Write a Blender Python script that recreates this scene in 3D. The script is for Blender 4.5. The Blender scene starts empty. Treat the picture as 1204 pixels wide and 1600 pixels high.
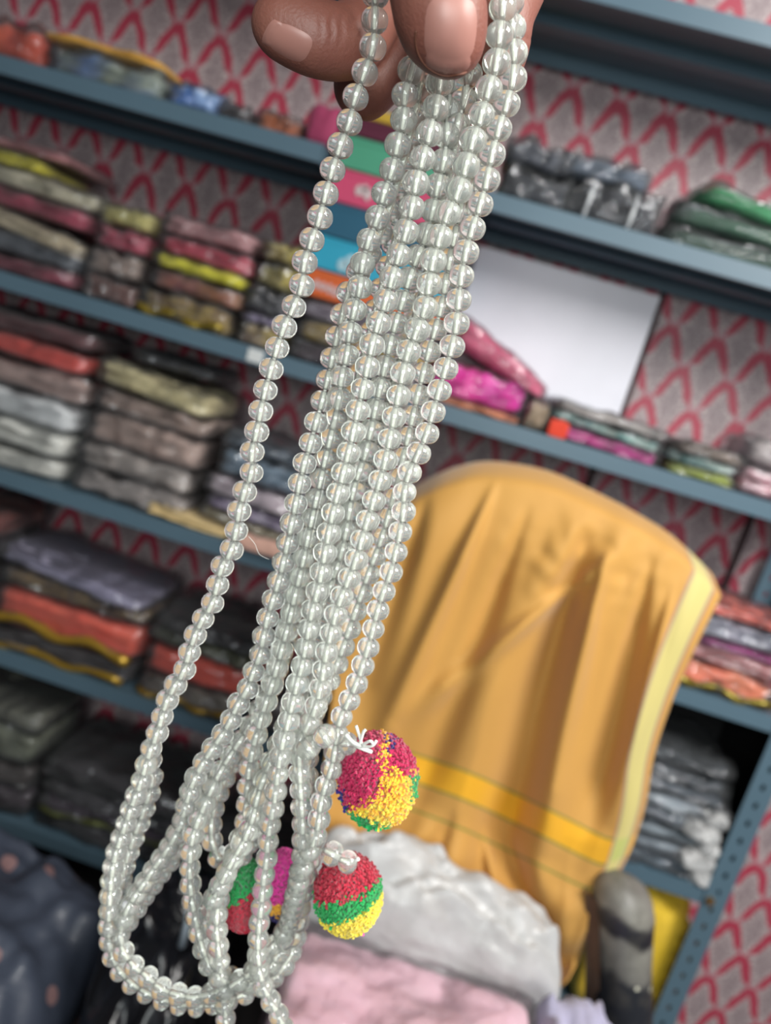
import bpy, bmesh, math, random
import numpy as np
from mathutils import Vector, Matrix, noise
from mathutils.bvhtree import BVHTree
random.seed(7); rng = np.random.default_rng(7)
C = bpy.context.scene.collection
SC = bpy.context.scene
# ------------------------------------------------------------------ camera
PITCH, YAW, ROLL = 0.1854, 0.0709, 0.2901
F = 1180.0; EYE = 1.25
def _rig():
    f = Vector((0, math.cos(PITCH), -math.sin(PITCH))); u = Vector((0, math.sin(PITCH), math.cos(PITCH))); x = Vector((1, 0, 0))
    rz = Matrix.Rotation(YAW, 3, 'Z'); f, u, x = rz @ f, rz @ u, rz @ x
    return x*math.cos(ROLL) + u*math.sin(ROLL), -x*math.sin(ROLL) + u*math.cos(ROLL), f
CX, CU, CF = _rig(); CAMPOS = Vector((0, 0, EYE))
cd = bpy.data.cameras.new('camera'); cam = bpy.data.objects.new('camera', cd); C.objects.link(cam)
cam.matrix_world = Matrix.Translation(CAMPOS) @ Matrix((CX, CU, -CF)).transposed().to_4x4()
cd.sensor_fit = 'VERTICAL'; cd.sensor_height = 36.0; cd.lens = F/1600*36
cd.clip_start = 0.01; cd.clip_end = 50
cd.dof.use_dof = True; cd.dof.focus_distance = 0.243; cd.dof.aperture_fstop = 8.5
SC.camera = cam
# ------------------------------------------------------------------ world, light, exposure
wd = bpy.data.worlds.new('world'); SC.world = wd; wd.use_nodes = True
bg = wd.node_tree.nodes['Background']; bg.inputs[0].default_value = (0.80, 0.90, 1.0, 1); bg.inputs[1].default_value = 0.44
def area(name, loc, target, size, power, col):
    l = bpy.data.lights.new(name, 'AREA'); l.shape = 'SQUARE'; l.size = size; l.energy = power; l.color = col
    o = bpy.data.objects.new(name, l); C.objects.link(o); o.location = loc
    o.rotation_euler = (Vector(target) - Vector(loc)).to_track_quat('-Z', 'Y').to_euler(); return o
area('shop_front_daylight', (1.15, -0.12, 2.35), (0.50, 1.35, 0.70), 0.9, 62, (1.0, 0.98, 0.94))
area('bead_fill_light', (0.15, -0.75, 1.5), (0.0, 0.3, 1.2), 0.6, 14, (0.95, 1.0, 0.98))  # fill light added to brighten the beads, not an actual window
SC.view_settings.view_transform = 'Standard'; SC.view_settings.look = 'None'
SC.view_settings.gamma = 1.0; SC.view_settings.use_curve_mapping = False
SC.view_settings.exposure = -0.1

def ray(px, py): return CX*((px-602)/F) - CU*((py-800)/F) + CF          # unit forward depth
def P(px, py, Y): d = ray(px, py); return CAMPOS + d*(Y/d.y)              # point on the upright plane y = Y
def Q(px, py, dist): return CAMPOS + ray(px, py)*dist                    # point at a distance in front

# ------------------------------------------------------------------ materials
def lin(h):
    h = h.lstrip('#'); v = [int(h[i:i+2], 16)/255 for i in (0, 2, 4)]
    return tuple(((c+0.055)/1.055)**2.4 if c > 0.04045 else c/12.92 for c in v) + (1.0,)
class NT:
    def __init__(s, name):
        s.m = bpy.data.materials.new(name); s.m.use_nodes = True; s.t = s.m.node_tree
        s.b = s.t.nodes['Principled BSDF']; s.out = s.t.nodes['Material Output']
    def n(s, typ, **kw):
        nd = s.t.nodes.new(typ)
        for k, v in kw.items(): setattr(nd, k, v)
        return nd
    def l(s, a, b): s.t.links.new(a, b)
    def math(s, op, a, b=None, c=None):
        nd = s.n('ShaderNodeMath', operation=op)
        for i, v in enumerate((a, b, c)):
            if v is None: continue
            if isinstance(v, (int, float)): nd.inputs[i].default_value = v
            else: s.l(v, nd.inputs[i])
        return nd.outputs[0]
    def mix(s, fac, a, b):
        nd = s.n('ShaderNodeMix', data_type='RGBA')
        for i, v in ((0, fac), (6, a), (7, b)):
            if isinstance(v, (int, float, tuple)): nd.inputs[i].default_value = v
            else: s.l(v, nd.inputs[i])
        return nd.outputs[2]
    def noise(s, vec, scale, detail=4, rough=.55):
        nd = s.n('ShaderNodeTexNoise'); nd.inputs['Scale'].default_value = scale
        nd.inputs['Detail'].default_value = detail; nd.inputs['Roughness'].default_value = rough
        s.l(vec, nd.inputs['Vector']); return nd.outputs['Fac']
    def bump(s, h, strength, dist):
        nd = s.n('ShaderNodeBump'); nd.inputs['Strength'].default_value = strength; nd.inputs['Distance'].default_value = dist
        s.l(h, nd.inputs['Height']); s.l(nd.outputs[0], s.b.inputs['Normal'])
    def ramp(s, fac, stops):
        nd = s.n('ShaderNodeValToRGB'); cr = nd.color_ramp
        while len(cr.elements) < len(stops): cr.elements.new(0.5)
        for e, (p, c) in zip(cr.elements, stops): e.position = p; e.color = c
        s.l(fac, nd.inputs[0]); return nd.outputs[0]
_mc = {}
def fabric(h, h2=None, rough=.75, scale=14, name='fabric', sheen=.2):
    key = ('f', h, h2, rough, scale)
    if key in _mc: return _mc[key]
    t = NT(name+'_'+h.strip('#')); g = t.n('ShaderNodeTexCoord').outputs['Object']
    up = lambda q: tuple(min(.80, c*1.35) for c in q[:3])+(1,)
    a = up(lin(h)); b = up(lin(h2)) if h2 else tuple(c*.68 for c in a[:3])+(1,)
    f = t.noise(g, scale, 5, .6)
    f = t.math('MULTIPLY_ADD', f, 3.2 if h2 else 2.0, -1.1 if h2 else -.5)
    f.node.use_clamp = True
    t.l(t.mix(f, b if not h2 else a, a if not h2 else b), t.b.inputs['Base Color'])
    t.b.inputs['Roughness'].default_value = rough; t.b.inputs['Sheen Weight'].default_value = sheen
    t.bump(t.noise(g, 60, 4), .5, .004)
    _mc[key] = t.m; return t.m
def plastic_film():
    if 'film' in _mc: return _mc['film']
    t = NT('clear_poly_film'); g = t.n('ShaderNodeTexCoord').outputs['Object']
    gl = t.n('ShaderNodeBsdfGlossy'); gl.inputs['Roughness'].default_value = .13; gl.inputs['Color'].default_value = (.95, .97, 1, 1)
    df = t.n('ShaderNodeBsdfDiffuse'); df.inputs['Color'].default_value = (.72, .74, .76, 1)
    tr = t.n('ShaderNodeBsdfTransparent'); tr.inputs['Color'].default_value = (.95, .95, .96, 1)
    bp = t.n('ShaderNodeBump'); bp.inputs['Strength'].default_value = .8; bp.inputs['Distance'].default_value = .012
    t.l(t.noise(g, 22, 3), bp.inputs['Height']); t.l(bp.outputs[0], gl.inputs['Normal'])
    m1 = t.n('ShaderNodeMixShader'); m1.inputs[0].default_value = .05; t.l(tr.outputs[0], m1.inputs[1]); t.l(df.outputs[0], m1.inputs[2])
    fr = t.n('ShaderNodeFresnel'); fr.inputs[0].default_value = 1.45; t.l(bp.outputs[0], fr.inputs['Normal'])
    m2 = t.n('ShaderNodeMixShader'); t.l(t.math('MULTIPLY_ADD', fr.outputs[0], .75, .012), m2.inputs[0]); t.l(m1.outputs[0], m2.inputs[1]); t.l(gl.outputs[0], m2.inputs[2])
    t.l(m2.outputs[0], t.out.inputs[0]); _mc['film'] = t.m; return t.m
def plain(name, h, rough=.5, metal=0, **kw):
    key = (name, h, rough)
    if key in _mc: return _mc[key]
    t = NT(name); t.b.inputs['Roughness'].default_value = rough; t.b.inputs['Metallic'].default_value = metal
    g = t.n('ShaderNodeTexCoord').outputs['Object']; a = lin(h); b = tuple(c*.8 for c in a[:3])+(1,)
    t.l(t.mix(t.noise(g, kw.get('scale', 9), 4), a, b), t.b.inputs['Base Color'])
    for k, v in kw.items():
        if k != 'scale': t.b.inputs[k].default_value = v
    _mc[key] = t.m; return t.m
def wallpaper():
    t = NT('damask_wallpaper'); g = t.n('ShaderNodeTexCoord').outputs['Object']
    sp = t.n('ShaderNodeSeparateXYZ'); t.l(g, sp.inputs[0]); x, z = sp.outputs['X'], sp.outputs['Z']
    wob = t.noise(g, 25, 3); wob = t.math('MULTIPLY_ADD', wob, .22, -.11)
    U = t.math('MULTIPLY', x, 1/.094); V = t.math('MULTIPLY', z, 1/.148)
    def fr(v): return t.math('ABSOLUTE', t.math('SUBTRACT', t.math('FRACT', t.math('ADD', v, 50.5)), .5))
    # scallops: V bulged so the top of each cell is round and its foot pointed
    Vb = t.math('ADD', V, wob); a0 = t.math('ADD', U, Vb); b0 = t.math('SUBTRACT', U, Vb)
    def sw(p, q): return t.math('MULTIPLY_ADD', t.math('SINE', t.math('MULTIPLY', q, 2*math.pi)), .03, p)
    a = sw(a0, b0); b = sw(b0, a0)
    da = t.math('SUBTRACT', .5, fr(a)); db = t.math('SUBTRACT', .5, fr(b)); d = t.math('MINIMUM', da, db)
    ta = t.math('FRACT', t.math('ADD', b, 50.5)); tb = t.math('SUBTRACT', 1.0, t.math('FRACT', t.math('ADD', a, 50.5)))
    def arm(tt, dd):                                                      # a red band that starts at the peak and dies out before the next one
        w = t.math('MULTIPLY', t.math('SUBTRACT', .86, tt), 4.0); w.node.use_clamp = True
        return t.math('SUBTRACT', t.math('MULTIPLY', w, .118), dd)
    red_d = t.math('MAXIMUM', arm(ta, da), arm(tb, db))
    big = t.noise(g, 130, 3, .7); fine = t.noise(g, 420, 2, .7)
    silver = t.ramp(t.math('ADD', t.math('MULTIPLY', big, .6), t.math('MULTIPLY', fine, .4)),
                    [(.38, lin('#75656a')), (.5, lin('#ab999b')), (.60, lin('#dccfcd'))])
    core = t.n('ShaderNodeMapRange'); core.inputs[1].default_value = .22; core.inputs[2].default_value = .42; t.l(t.math('MULTIPLY_ADD', big, .16, d), core.inputs[0])
    silver = t.mix(t.math('MULTIPLY', core.outputs[0], .45), silver, lin('#77696f'))
    vein = t.n('ShaderNodeMapRange'); vein.inputs[1].default_value = .0; vein.inputs[2].default_value = .13; t.l(d, vein.inputs[0])
    silver = t.mix(vein.outputs[0], lin('#b88a92'), silver)
    red = t.mix(fine, lin('#982c42'), lin('#c04c60'))
    mr = t.n('ShaderNodeMapRange'); mr.inputs[1].default_value = .022; mr.inputs[2].default_value = -.022
    t.l(t.math('ADD', red_d, t.math('MULTIPLY_ADD', big, .16, -.08)), mr.inputs[0])
    t.l(t.mix(mr.outputs[0], red, silver), t.b.inputs['Base Color'])
    t.b.inputs['Roughness'].default_value = .45; t.bump(big, .25, .003)
    return t.m
def bead_glass():
    t = NT('pale_green_glass'); g = t.n('ShaderNodeTexCoord').outputs['Object']
    t.b.inputs['Base Color'].default_value = (.975, .995, .945, 1); t.b.inputs['Roughness'].default_value = .03
    t.b.inputs['IOR'].default_value = 1.5; t.b.inputs['Transmission Weight'].default_value = .84
    return t.m
def skin_mat():
    t = NT('skin'); g = t.n('ShaderNodeTexCoord').outputs['Object']
    c = t.mix(t.noise(g, 45, 4), lin('#8f5f51'), lin('#754137')); t.l(c, t.b.inputs['Base Color'])
    t.b.inputs['Roughness'].default_value = .52; t.b.inputs['Subsurface Weight'].default_value = .12
    t.b.inputs['Subsurface Radius'].default_value = (.006, .002, .001); t.b.inputs['Subsurface Scale'].default_value = 1.0
    t.bump(t.noise(g, 900, 3), .35, .0006); return t.m
def attr_mat(name, rough=.9):
    t = NT(name); at = t.n('ShaderNodeAttribute', attribute_name='Col'); t.l(at.outputs['Color'], t.b.inputs['Base Color'])
    t.b.inputs['Roughness'].default_value = rough; t.b.inputs['Sheen Weight'].default_value = .4; return t.m

# ------------------------------------------------------------------ object helpers
def me_from(name, verts, faces, m=None, smooth=True):
    me = bpy.data.meshes.new(name); me.from_pydata([tuple(v) for v in verts], [], faces); me.update()
    if smooth: me.polygons.foreach_set('use_smooth', [True]*len(me.polygons))
    if m: me.materials.append(m)
    return me
def link(name, me, parent=None, loc=None):
    o = bpy.data.objects.new(name, me); C.objects.link(o)
    if parent is not None: o.parent = parent
    if loc is not None: o.location = loc
    return o
def tag(o, label, cat, group=None):
    o['label'] = label; o['category'] = cat
    if group: o['group'] = group
    return o
def empty(name, loc, label, cat, group=None):
    o = bpy.data.objects.new(name, None); C.objects.link(o); o.location = loc; o.empty_display_size = .05
    return tag(o, label, cat, group)
def boxme(name, x0, x1, y0, y1, z0, z1, m, bev=.0):
    bm = bmesh.new(); bmesh.ops.create_cube(bm, size=1)
    for v in bm.verts: v.co = Vector(((x0+x1)/2+v.co.x*(x1-x0), (y0+y1)/2+v.co.y*(y1-y0), (z0+z1)/2+v.co.z*(z1-z0)))
    if bev: bmesh.ops.bevel(bm, geom=list(bm.edges), offset=bev, segments=2, affect='EDGES')
    me = bpy.data.meshes.new(name); bm.to_mesh(me); bm.free(); me.materials.append(m); return me
def struct(name, me): o = link(name, me); o['kind'] = 'structure'; return o
def tube(pts, rad, sides=8, caps=True):
    """verts, faces of a tube along pts (radius constant or per point)"""
    pts = [Vector(p) for p in pts]; n = len(pts); V = []; Fc = []
    t0 = (pts[1]-pts[0]).normalized(); a = t0.orthogonal().normalized()
    for i, p in enumerate(pts):
        t = (pts[min(i+1, n-1)]-pts[max(i-1, 0)]).normalized()
        a = (a - t*a.dot(t)).normalized(); b = t.cross(a); r = rad[i] if hasattr(rad, '__len__') else rad
        for k in range(sides):
            an = 2*math.pi*k/sides; V.append(p + (a*math.cos(an)+b*math.sin(an))*r)
    for i in range(n-1):
        for k in range(sides):
            k2 = (k+1) % sides; Fc.append((i*sides+k, i*sides+k2, (i+1)*sides+k2, (i+1)*sides+k))
    if caps: Fc.append(tuple(range(sides))[::-1]); Fc.append(tuple((n-1)*sides+k for k in range(sides)))
    return V, Fc
def merge(parts):
    V, Fc = [], []
    for v, f in parts:
        o = len(V); V += list(v); Fc += [tuple(i+o for i in q) for q in f]
    return V, Fc
def catmull(pts, sub=8):
    pts = [np.array(p, float) for p in pts]; out = []
    for i in range(len(pts)-1):
        p0, p1, p2, p3 = pts[max(i-1, 0)], pts[i], pts[i+1], pts[min(i+2, len(pts)-1)]
        for k in range(sub):
            t = k/sub; out.append(.5*((2*p1)+(-p0+p2)*t+(2*p0-5*p1+4*p2-p3)*t*t+(-p0+3*p1-3*p2+p3)*t**3))
    out.append(pts[-1]); return out
def nz(x, y, z): return noise.noise(Vector((x, y, z)))
def sgnpow(v, e): return math.copysign(abs(v)**e, v)

# ------------------------------------------------------------------ room
WP = wallpaper(); YW = 1.60
struct('wall_back', boxme('wall_back', -1.75, 2.1, YW, YW+.1, 0, 2.7, WP))
WLm = plain('painted_plaster', '#6f6a6c', .8)
struct('wall_left', boxme('wall_left', -1.85, -1.75, -1.2, YW+.1, 0, 2.7, WLm))
struct('wall_front_light_block', boxme('wall_front_light_block', -1.85, -.12, -1.3, -1.2, 0, 2.7, WLm))  # unseen wall added to hold ambient light off the left side
struct('wall_right', boxme('wall_right', 2.1, 2.2, -1.2, YW+.1, 0, 2.7, WLm))
struct('ceiling', boxme('ceiling', -1.85, 2.2, -1.2, YW+.1, 2.7, 2.8, WLm))
struct('floor', boxme('floor', -1.85, 2.2, -1.2, YW+.1, -.1, 0, plain('dark_floor', '#3c3a3c', .6)))
seam = plain('wall_seam_strip', '#3a2226', .7)
for i, (x, z0, z1) in enumerate([(.285, 1.23, 1.54), (.268, .0, 1.18), (.60, .0, 1.18)]):
    struct('trim_%d' % (i+1), boxme('trim', x, x+.012, YW-.006, YW+.002, z0, z1, seam))

# ------------------------------------------------------------------ rack
STEEL = plain('blue_grey_enamel', '#587180', .42, 0, scale=5)
LIPZ = [1.866, 1.533, 1.185, .837, .490, .142]; TOP = [z+.029 for z in LIPZ]
Y0, YB = 1.30, 1.57
rack = empty('slotted_angle_rack', (0, Y0, 0), 'tall blue-grey slotted-angle steel shelving rack against the damask wallpaper', 'shelving rack')
RM = Matrix.Translation((0, -Y0, 0))
def shelf_mesh(x0, x1, z, ztop):
    ps = []
    for a in ((x0, x1, Y0, YB, ztop-.003, ztop), (x0, x1, Y0, Y0+.0025, z, ztop-.003), (x0, x1, YB-.0025, YB, z, ztop-.003),
              (x0, x1, Y0+.0025, Y0+.014, z, z+.002), (x0, x0+.0025, Y0+.014, YB-.01, z, ztop-.003), (x1-.0025, x1, Y0+.014, YB-.01, z, ztop-.003),
              (x0+.01, x1-.01, 1.43, 1.46, ztop-.02, ztop-.003)):
        m = boxme('t', *a, None); ps.append(([v.co.copy() for v in m.vertices], [tuple(p.vertices) for p in m.polygons])); bpy.data.meshes.remove(m)
    V, Fc = merge(ps); return me_from('shelf', [v - Vector((0, Y0, 0)) for v in V], Fc, STEEL, False)
XL, XR = -1.25, .70
for i in range(6):
    if i == 1:
        link('shelf', shelf_mesh(XL, -.362, LIPZ[i], TOP[i]), rack); link('shelf', shelf_mesh(-.085, XR-.004, LIPZ[i], TOP[i]), rack)
    else: last = link('shelf', shelf_mesh(XL, XR-.004, LIPZ[i], TOP[i]), rack)
    if i == 2:
        c = P(400, 552, Y0)
        s = link('price_sticker', boxme('price_sticker', c.x-.014, c.x+.014, -.0012, 0, LIPZ[2]+.004, LIPZ[2]+.026, plain('white_paper', '#d8dcdc', .7)), last)
        s['label'] = 'small white sticker on the shelf lip'
bp_ = link('bay_black_back', boxme('bay_black_back', .30, .70, YB-.012-Y0, YB-.008-Y0, TOP[4], LIPZ[3], plain('bay_black', '#101013', .8)), rack); bp_['label'] = 'added black sheet at the back of the lower right bay'  # black sheet added so the back of this bay turns out dark
bp_ = link('bay_black_side', boxme('bay_black_side', XR-.008, XR-.004, 0.004, YB-Y0-.012, TOP[4], LIPZ[3], plain('bay_black', '#101013', .8)), rack); bp_['label'] = 'added black sheet at the side of the lower right bay'  # second black sheet, added to close the bay's side in black
def flange(width, height, hole_w, hole_h, pitch, rows=2):
    """strip of pierced sheet: local x 0..width, z 0..height"""
    V, Fc = [], []; n = int(height/pitch); cw = width/rows
    for j in range(n):
        for r in range(rows):
            zc = (j+.5+(.5 if r % 2 else 0)*0)*pitch; xc = (r+.5)*cw; o = len(V)
            N = 8
            for k in range(N):
                an = 2*math.pi*(k+.5)/N; V.append((xc+math.cos(an)*hole_w/2, 0, zc+math.sin(an)*hole_h/2))
            sq = [(1, .41), (.41, 1), (-.41, 1), (-1, .41), (-1, -.41), (-.41, -1), (.41, -1), (1, -.41)]
            for a, b in sq: V.append((xc+a*cw/2, 0, zc+b*pitch/2))
            for k in range(N):
                k2 = (k+1) % N; Fc.append((o+k, o+k2, o+N+k2, o+N+k))
            for a, b, (cx, cz) in ((0, 1, (1, 1)), (2, 3, (-1, 1)), (4, 5, (-1, -1)), (6, 7, (1, -1))):
                V.append((xc+cx*cw/2, 0, zc+cz*pitch/2)); Fc.append((o+N+a, len(V)-1, o+N+b))
    return V, Fc
def post(x, y, mirror, back=False):
    V, Fc = flange(.042, 2.32, .008, .014, .036, 1)
    a = [(mirror*v[0], 0, v[2]) for v in V]; b = [(0, (v[0] if not back else -v[0]), v[2]) for v in V]
    vv, ff = merge([(a, Fc), (b, Fc)]); me = me_from('post', vv, ff, STEEL, False)
    bm = bmesh.new(); bm.from_mesh(me); bmesh.ops.remove_doubles(bm, verts=bm.verts, dist=1e-4); bmesh.ops.recalc_face_normals(bm, faces=bm.faces)
    bmesh.ops.solidify(bm, geom=bm.faces, thickness=.0022); bm.to_mesh(me); bm.free()
    return link('post', me, rack, (x, y-Y0, 0))
post(XR, Y0-.003, -1); post(XL, Y0-.003, 1); post(XR, YB+.006, -1, True); post(XL, YB+.006, 1, True)
bolt_me = me_from('bolt', *tube([(0, 0, 0), (0, -.006, 0)], .008, 6), plain('zinc', '#b08a5c', .35, .8), False)
for i in range(6):
    for x in (XR-.03, XL+.03): link('bolt', bolt_me, rack, (x, -.003, LIPZ[i]+.014))

# ------------------------------------------------------------------ packets
FILM = plastic_film()
def pillow(w, d, h, seed, n=(20, 9, 7), e=.42, wr=.10, folds=0, sag=0.0, tilt=0.0, taper=0.0):
    """rounded folded-cloth block, base at z=0, centred in x and y; folds = layers seen on its edge"""
    nx, ny, nz_ = n; V = []; idx = {}; Fc = []
    def vert(i, j, k):
        key = (i, j, k)
        if key in idx: return idx[key]
        x, y, z = 2*i/nx-1, 2*j/ny-1, 2*k/nz_-1
        m = max(abs(x), abs(y), abs(z)); l = (abs(x)**(2/e)+abs(y)**(2/e)+abs(z)**(2/e))**(e/2)
        s = m/l if l else 1; s = .25+.75*s if e < .5 else s
        X, Y, Z = x*s, y*s, z*s
        q = nz(X*2.1+seed, Y*2.1+seed*1.7, Z*1.3); q2 = nz(X*6+seed, Y*6, Z*3+seed)
        if folds and (j in (0, ny) or i in (0, nx)):
            g = abs(math.sin((Z*.5+.5)*math.pi*folds + nz(X*1.5, seed, 0)*.8)); X *= 1-.02*(1-g); Y *= 1-.10*(1-g)
        X += nz(seed, Y*3, Z*3)*.03; Y += nz(X*3, seed, Z*3)*wr*.8
        top = (Z*.5+.5)
        zz = top*(1+wr*(q*1.6+q2*.8)-taper*X*.5) 
        V.append((X*w/2, Y*d/2, zz*h - sag*X*X*h*top + tilt*X*w/2)); idx[key] = len(V)-1; return idx[key]
    def quad(a, b, c, d_): Fc.append((a, b, c, d_))
    for i in range(nx):
        for j in range(ny):
            quad(vert(i, j, 0), vert(i, j+1, 0), vert(i+1, j+1, 0), vert(i+1, j, 0)); quad(vert(i, j, nz_), vert(i+1, j, nz_), vert(i+1, j+1, nz_), vert(i, j+1, nz_))
        for k in range(nz_):
            quad(vert(i, 0, k), vert(i+1, 0, k), vert(i+1, 0, k+1), vert(i, 0, k+1)); quad(vert(i, ny, k), vert(i, ny, k+1), vert(i+1, ny, k+1), vert(i+1, ny, k))
    for j in range(ny):
        for k in range(nz_):
            quad(vert(0, j, k), vert(0, j, k+1), vert(0, j+1, k+1), vert(0, j+1, k)); quad(vert(nx, j, k), vert(nx, j+1, k), vert(nx, j+1, k+1), vert(nx, j, k+1))
    return V, Fc
def crumple(V, amp, f, sd):
    out = []
    for a, b, c in V:
        n = Vector((nz(a*f+sd, b*f, c*f), nz(a*f, b*f+sd, c*f+7), nz(a*f+3, b*f+5, c*f+sd)))
        r = 1-abs(nz(a*f*.6+sd*2, b*f*.6, c*f*.6))*2
        out.append((a+n.x*amp, b+n.y*amp, c+(n.z*amp+r*amp*.6 if c > .01 else 0)))
    return out
def bagfilm():
    t = NT('milky_poly_bag'); g = t.n('ShaderNodeTexCoord').outputs['Object']
    t.l(t.mix(t.noise(g, 22, 5), lin('#a3a09e'), lin('#dcdedf')), t.b.inputs['Base Color'])
    t.b.inputs['Roughness'].default_value = .28; t.b.inputs['Alpha'].default_value = .82; t.bump(t.noise(g, 40, 4), .6, .006); return t.m
BM = bagfilm()
_seed = [3.0]
def packet(label, x0, x1, z, h, col, col2=None, y=1.315, d=.21, film=True, rot=0, tilt=0, folds=2, scale=14, name='fabric_packet', cat='packet', group=None, taper=0, trim=None, strap=None, wr=.13, filmmat=None):
    _seed[0] += 1.37; sd = _seed[0]; w = x1-x0
    r = empty(name, ((x0+x1)/2, y+d/2, z), label, cat, group); r.rotation_euler = (0, 0, math.radians(rot))
    V, Fc = pillow(w*.97, d*.95, h*.93, sd, folds=folds, tilt=tilt, taper=taper, wr=wr)
    link('folded_cloth', me_from('folded_cloth', V, Fc, fabric(col, col2, scale=scale)), r)
    if trim:
        pts = [(-w*.46+w*.92*t/14, -d*.5-.001+.003*math.sin(t*1.7+sd), h*(.22+.10*math.sin(t*.9+sd))+tilt*(t/7-1)*w/2) for t in range(15)]
        v2, f2 = tube(pts, [h*.10+.004*abs(math.sin(t*2.3)) for t in range(15)], 6)
        o = link('gold_trim', me_from('gold_trim', v2, f2, plain('gold_lace_'+trim.strip('#'), trim, .3, .6, scale=80)), r); o['label'] = 'glittering woven trim along the edge'
    if film:
        V, Fc = pillow(w*1.02, d*1.04, h*1.0, sd, n=(26, 12, 7), e=.3, wr=wr+.05, tilt=tilt, taper=taper)
        V = [(a+.004*nz(a*40, b*40, c*40+sd), b+.006*nz(a*35+sd, b*35, c*60), c+.004*nz(a*45, b*30+sd, c*40) if c > .004 else c) for a, b, c in V]
        link('plastic_sleeve', me_from('plastic_sleeve', V, Fc, FILM), r)
    if strap:
        for fx in strap:
            v2, f2 = tube([(w*fx, -d*.5-.004, h*.05), (w*(fx+.01), -d*.52-.004, h*.5), (w*(fx+.02), -d*.42, h*1.02)], .0035, 6)
            o = link('tie', me_from('tie', v2, f2, plain('white_tape', '#d0d3d6', .6)), r); o['label'] = 'white tie around the packet'
    return r
def stack(x0, x1, z, items, **kw):
    for it in items:
        lab, h, col = it[:3]; ex = dict(kw); ex.update(it[3] if len(it) > 3 else {})
        dx = ex.pop('dx', 0)+random.uniform(-.006, .006); ex.setdefault('rot', random.uniform(-3.5, 3.5)); ex['tilt'] = ex.get('tilt', 0)+random.uniform(-.025, .025); sh = ex.pop('shrink', 0)
        packet(lab, x0+dx+sh, x1+dx-sh, z, h, col, **ex); z += h*1.02
    return z
# shelf 1 (above), left
G = 'fabric packets on the upper shelf'
packet('orange red packet at far left of the upper shelf', -1.04, -.885, TOP[1], .062, '#c4512c', '#8d2a1c', group=G)
packet('blue and cream patterned packet under the mustard strip', -.875, -.665, TOP[1], .050, '#2f5488', '#7c8268', group=G, scale=9)
packet('long thin mustard packet lying on top of the blue and cream packet', -.905, -.668, TOP[1]+.053, .014, '#b98a3a', film=False, group=G, folds=0)
packet('bright blue packet with silver crumpled end', -.655, -.565, TOP[1], .045, '#2d62a8', '#7d97b8', group=G)
packet('small dark packet left of the orange bundle on the upper shelf', -.56, -.50, TOP[1], .030, '#241d22', group=G)
packet('small orange and brown bundle near the end of the upper left shelf', -.495, -.415, TOP[1], .036, '#b5602e', '#5b3020', group=G)
# shelf 2, left
G = 'fabric packets on the second shelf, left part'
stack(-1.03, -.735, TOP[2], [
 ('dark maroon packet at the bottom of the far left pile on the second shelf', .034, '#6f2336'),
 ('slate grey packet second from the bottom in the far left pile', .036, '#4f545c'),
 ('cream and clear packet sagging over the slate one', .036, '#a79a80', {'tilt': -.12}),
 ('crimson packet in the middle of the far left pile', .036, '#8e2c44'),
 ('greyish cream packet with white highlights under the yellow one', .034, '#a39d88'),
 ('bright yellow packet near the top of the far left pile', .026, '#b6ad1e', {'dx': -.06, 'shrink': .05}),
 ('dusty pink packet on top of the far left pile', .020, '#8d5a5c', {'dx': -.04, 'shrink': .03})], group=G)
stack(-.73, -.625, TOP[2], [
 ('brown packet at the bottom behind the slanting cream packet', .045, '#5a3a34'),
 ('taupe clear-wrapped packet beside the slate packet', .045, '#7d6e66'),
 ('crimson packet below the pale yellow one', .04, '#98334a'),
 ('pale yellow packet over the crimson packets', .036, '#a8a062')], group=G)
stack(-.62, -.44, TOP[2], [
 ('brown and gold packet at the bottom of the middle pile on the second shelf', .050, '#5c4432', {'col2': '#8f7a3a', 'trim': '#a08a3a', 'scale': 40}),
 ('dark maroon packet with rust edge under the bright yellow packet', .036, '#5a2430', {'col2': '#8a5a34'}),
 ('vivid yellow packet with round end in the middle pile', .024, '#cfc41c', {'folds': 0}),
 ('crimson packet on the vivid yellow one', .034, '#a42c44'),
 ('pale pink wrapped packet on top of the middle pile', .034, '#a5787a')], group=G)
stack(-.435, -.352, TOP[2], [
 ('grey brown packet low beside the carton pile', .040, '#6a5850', {'col2': '#94823c'}),
 ('thin lilac packet beside the carton pile', .016, '#8a7f9a'),
 ('black packet beside the carton pile', .045, '#26262c'),
 ('olive and dull gold packet beside the carton pile', .045, '#5c5534', {'col2': '#97883a'}),
 ('grey and gold packet on top beside the carton pile', .036, '#6a5b44', {'col2': '#b0a03a'})], group=G)
zt = stack(-.348, -.10, TOP[2], [
 ('dark plum packet at the very bottom under the cartons', .036, '#3a2a34'),
 ('brown and gold print packet under the cartons', .038, '#5b4a3a', {'col2': '#9a8434'}),
 ('thin grey lilac packet directly under the orange carton', .034, '#857a86')], group='fabric packets under the carton pile')
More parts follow.
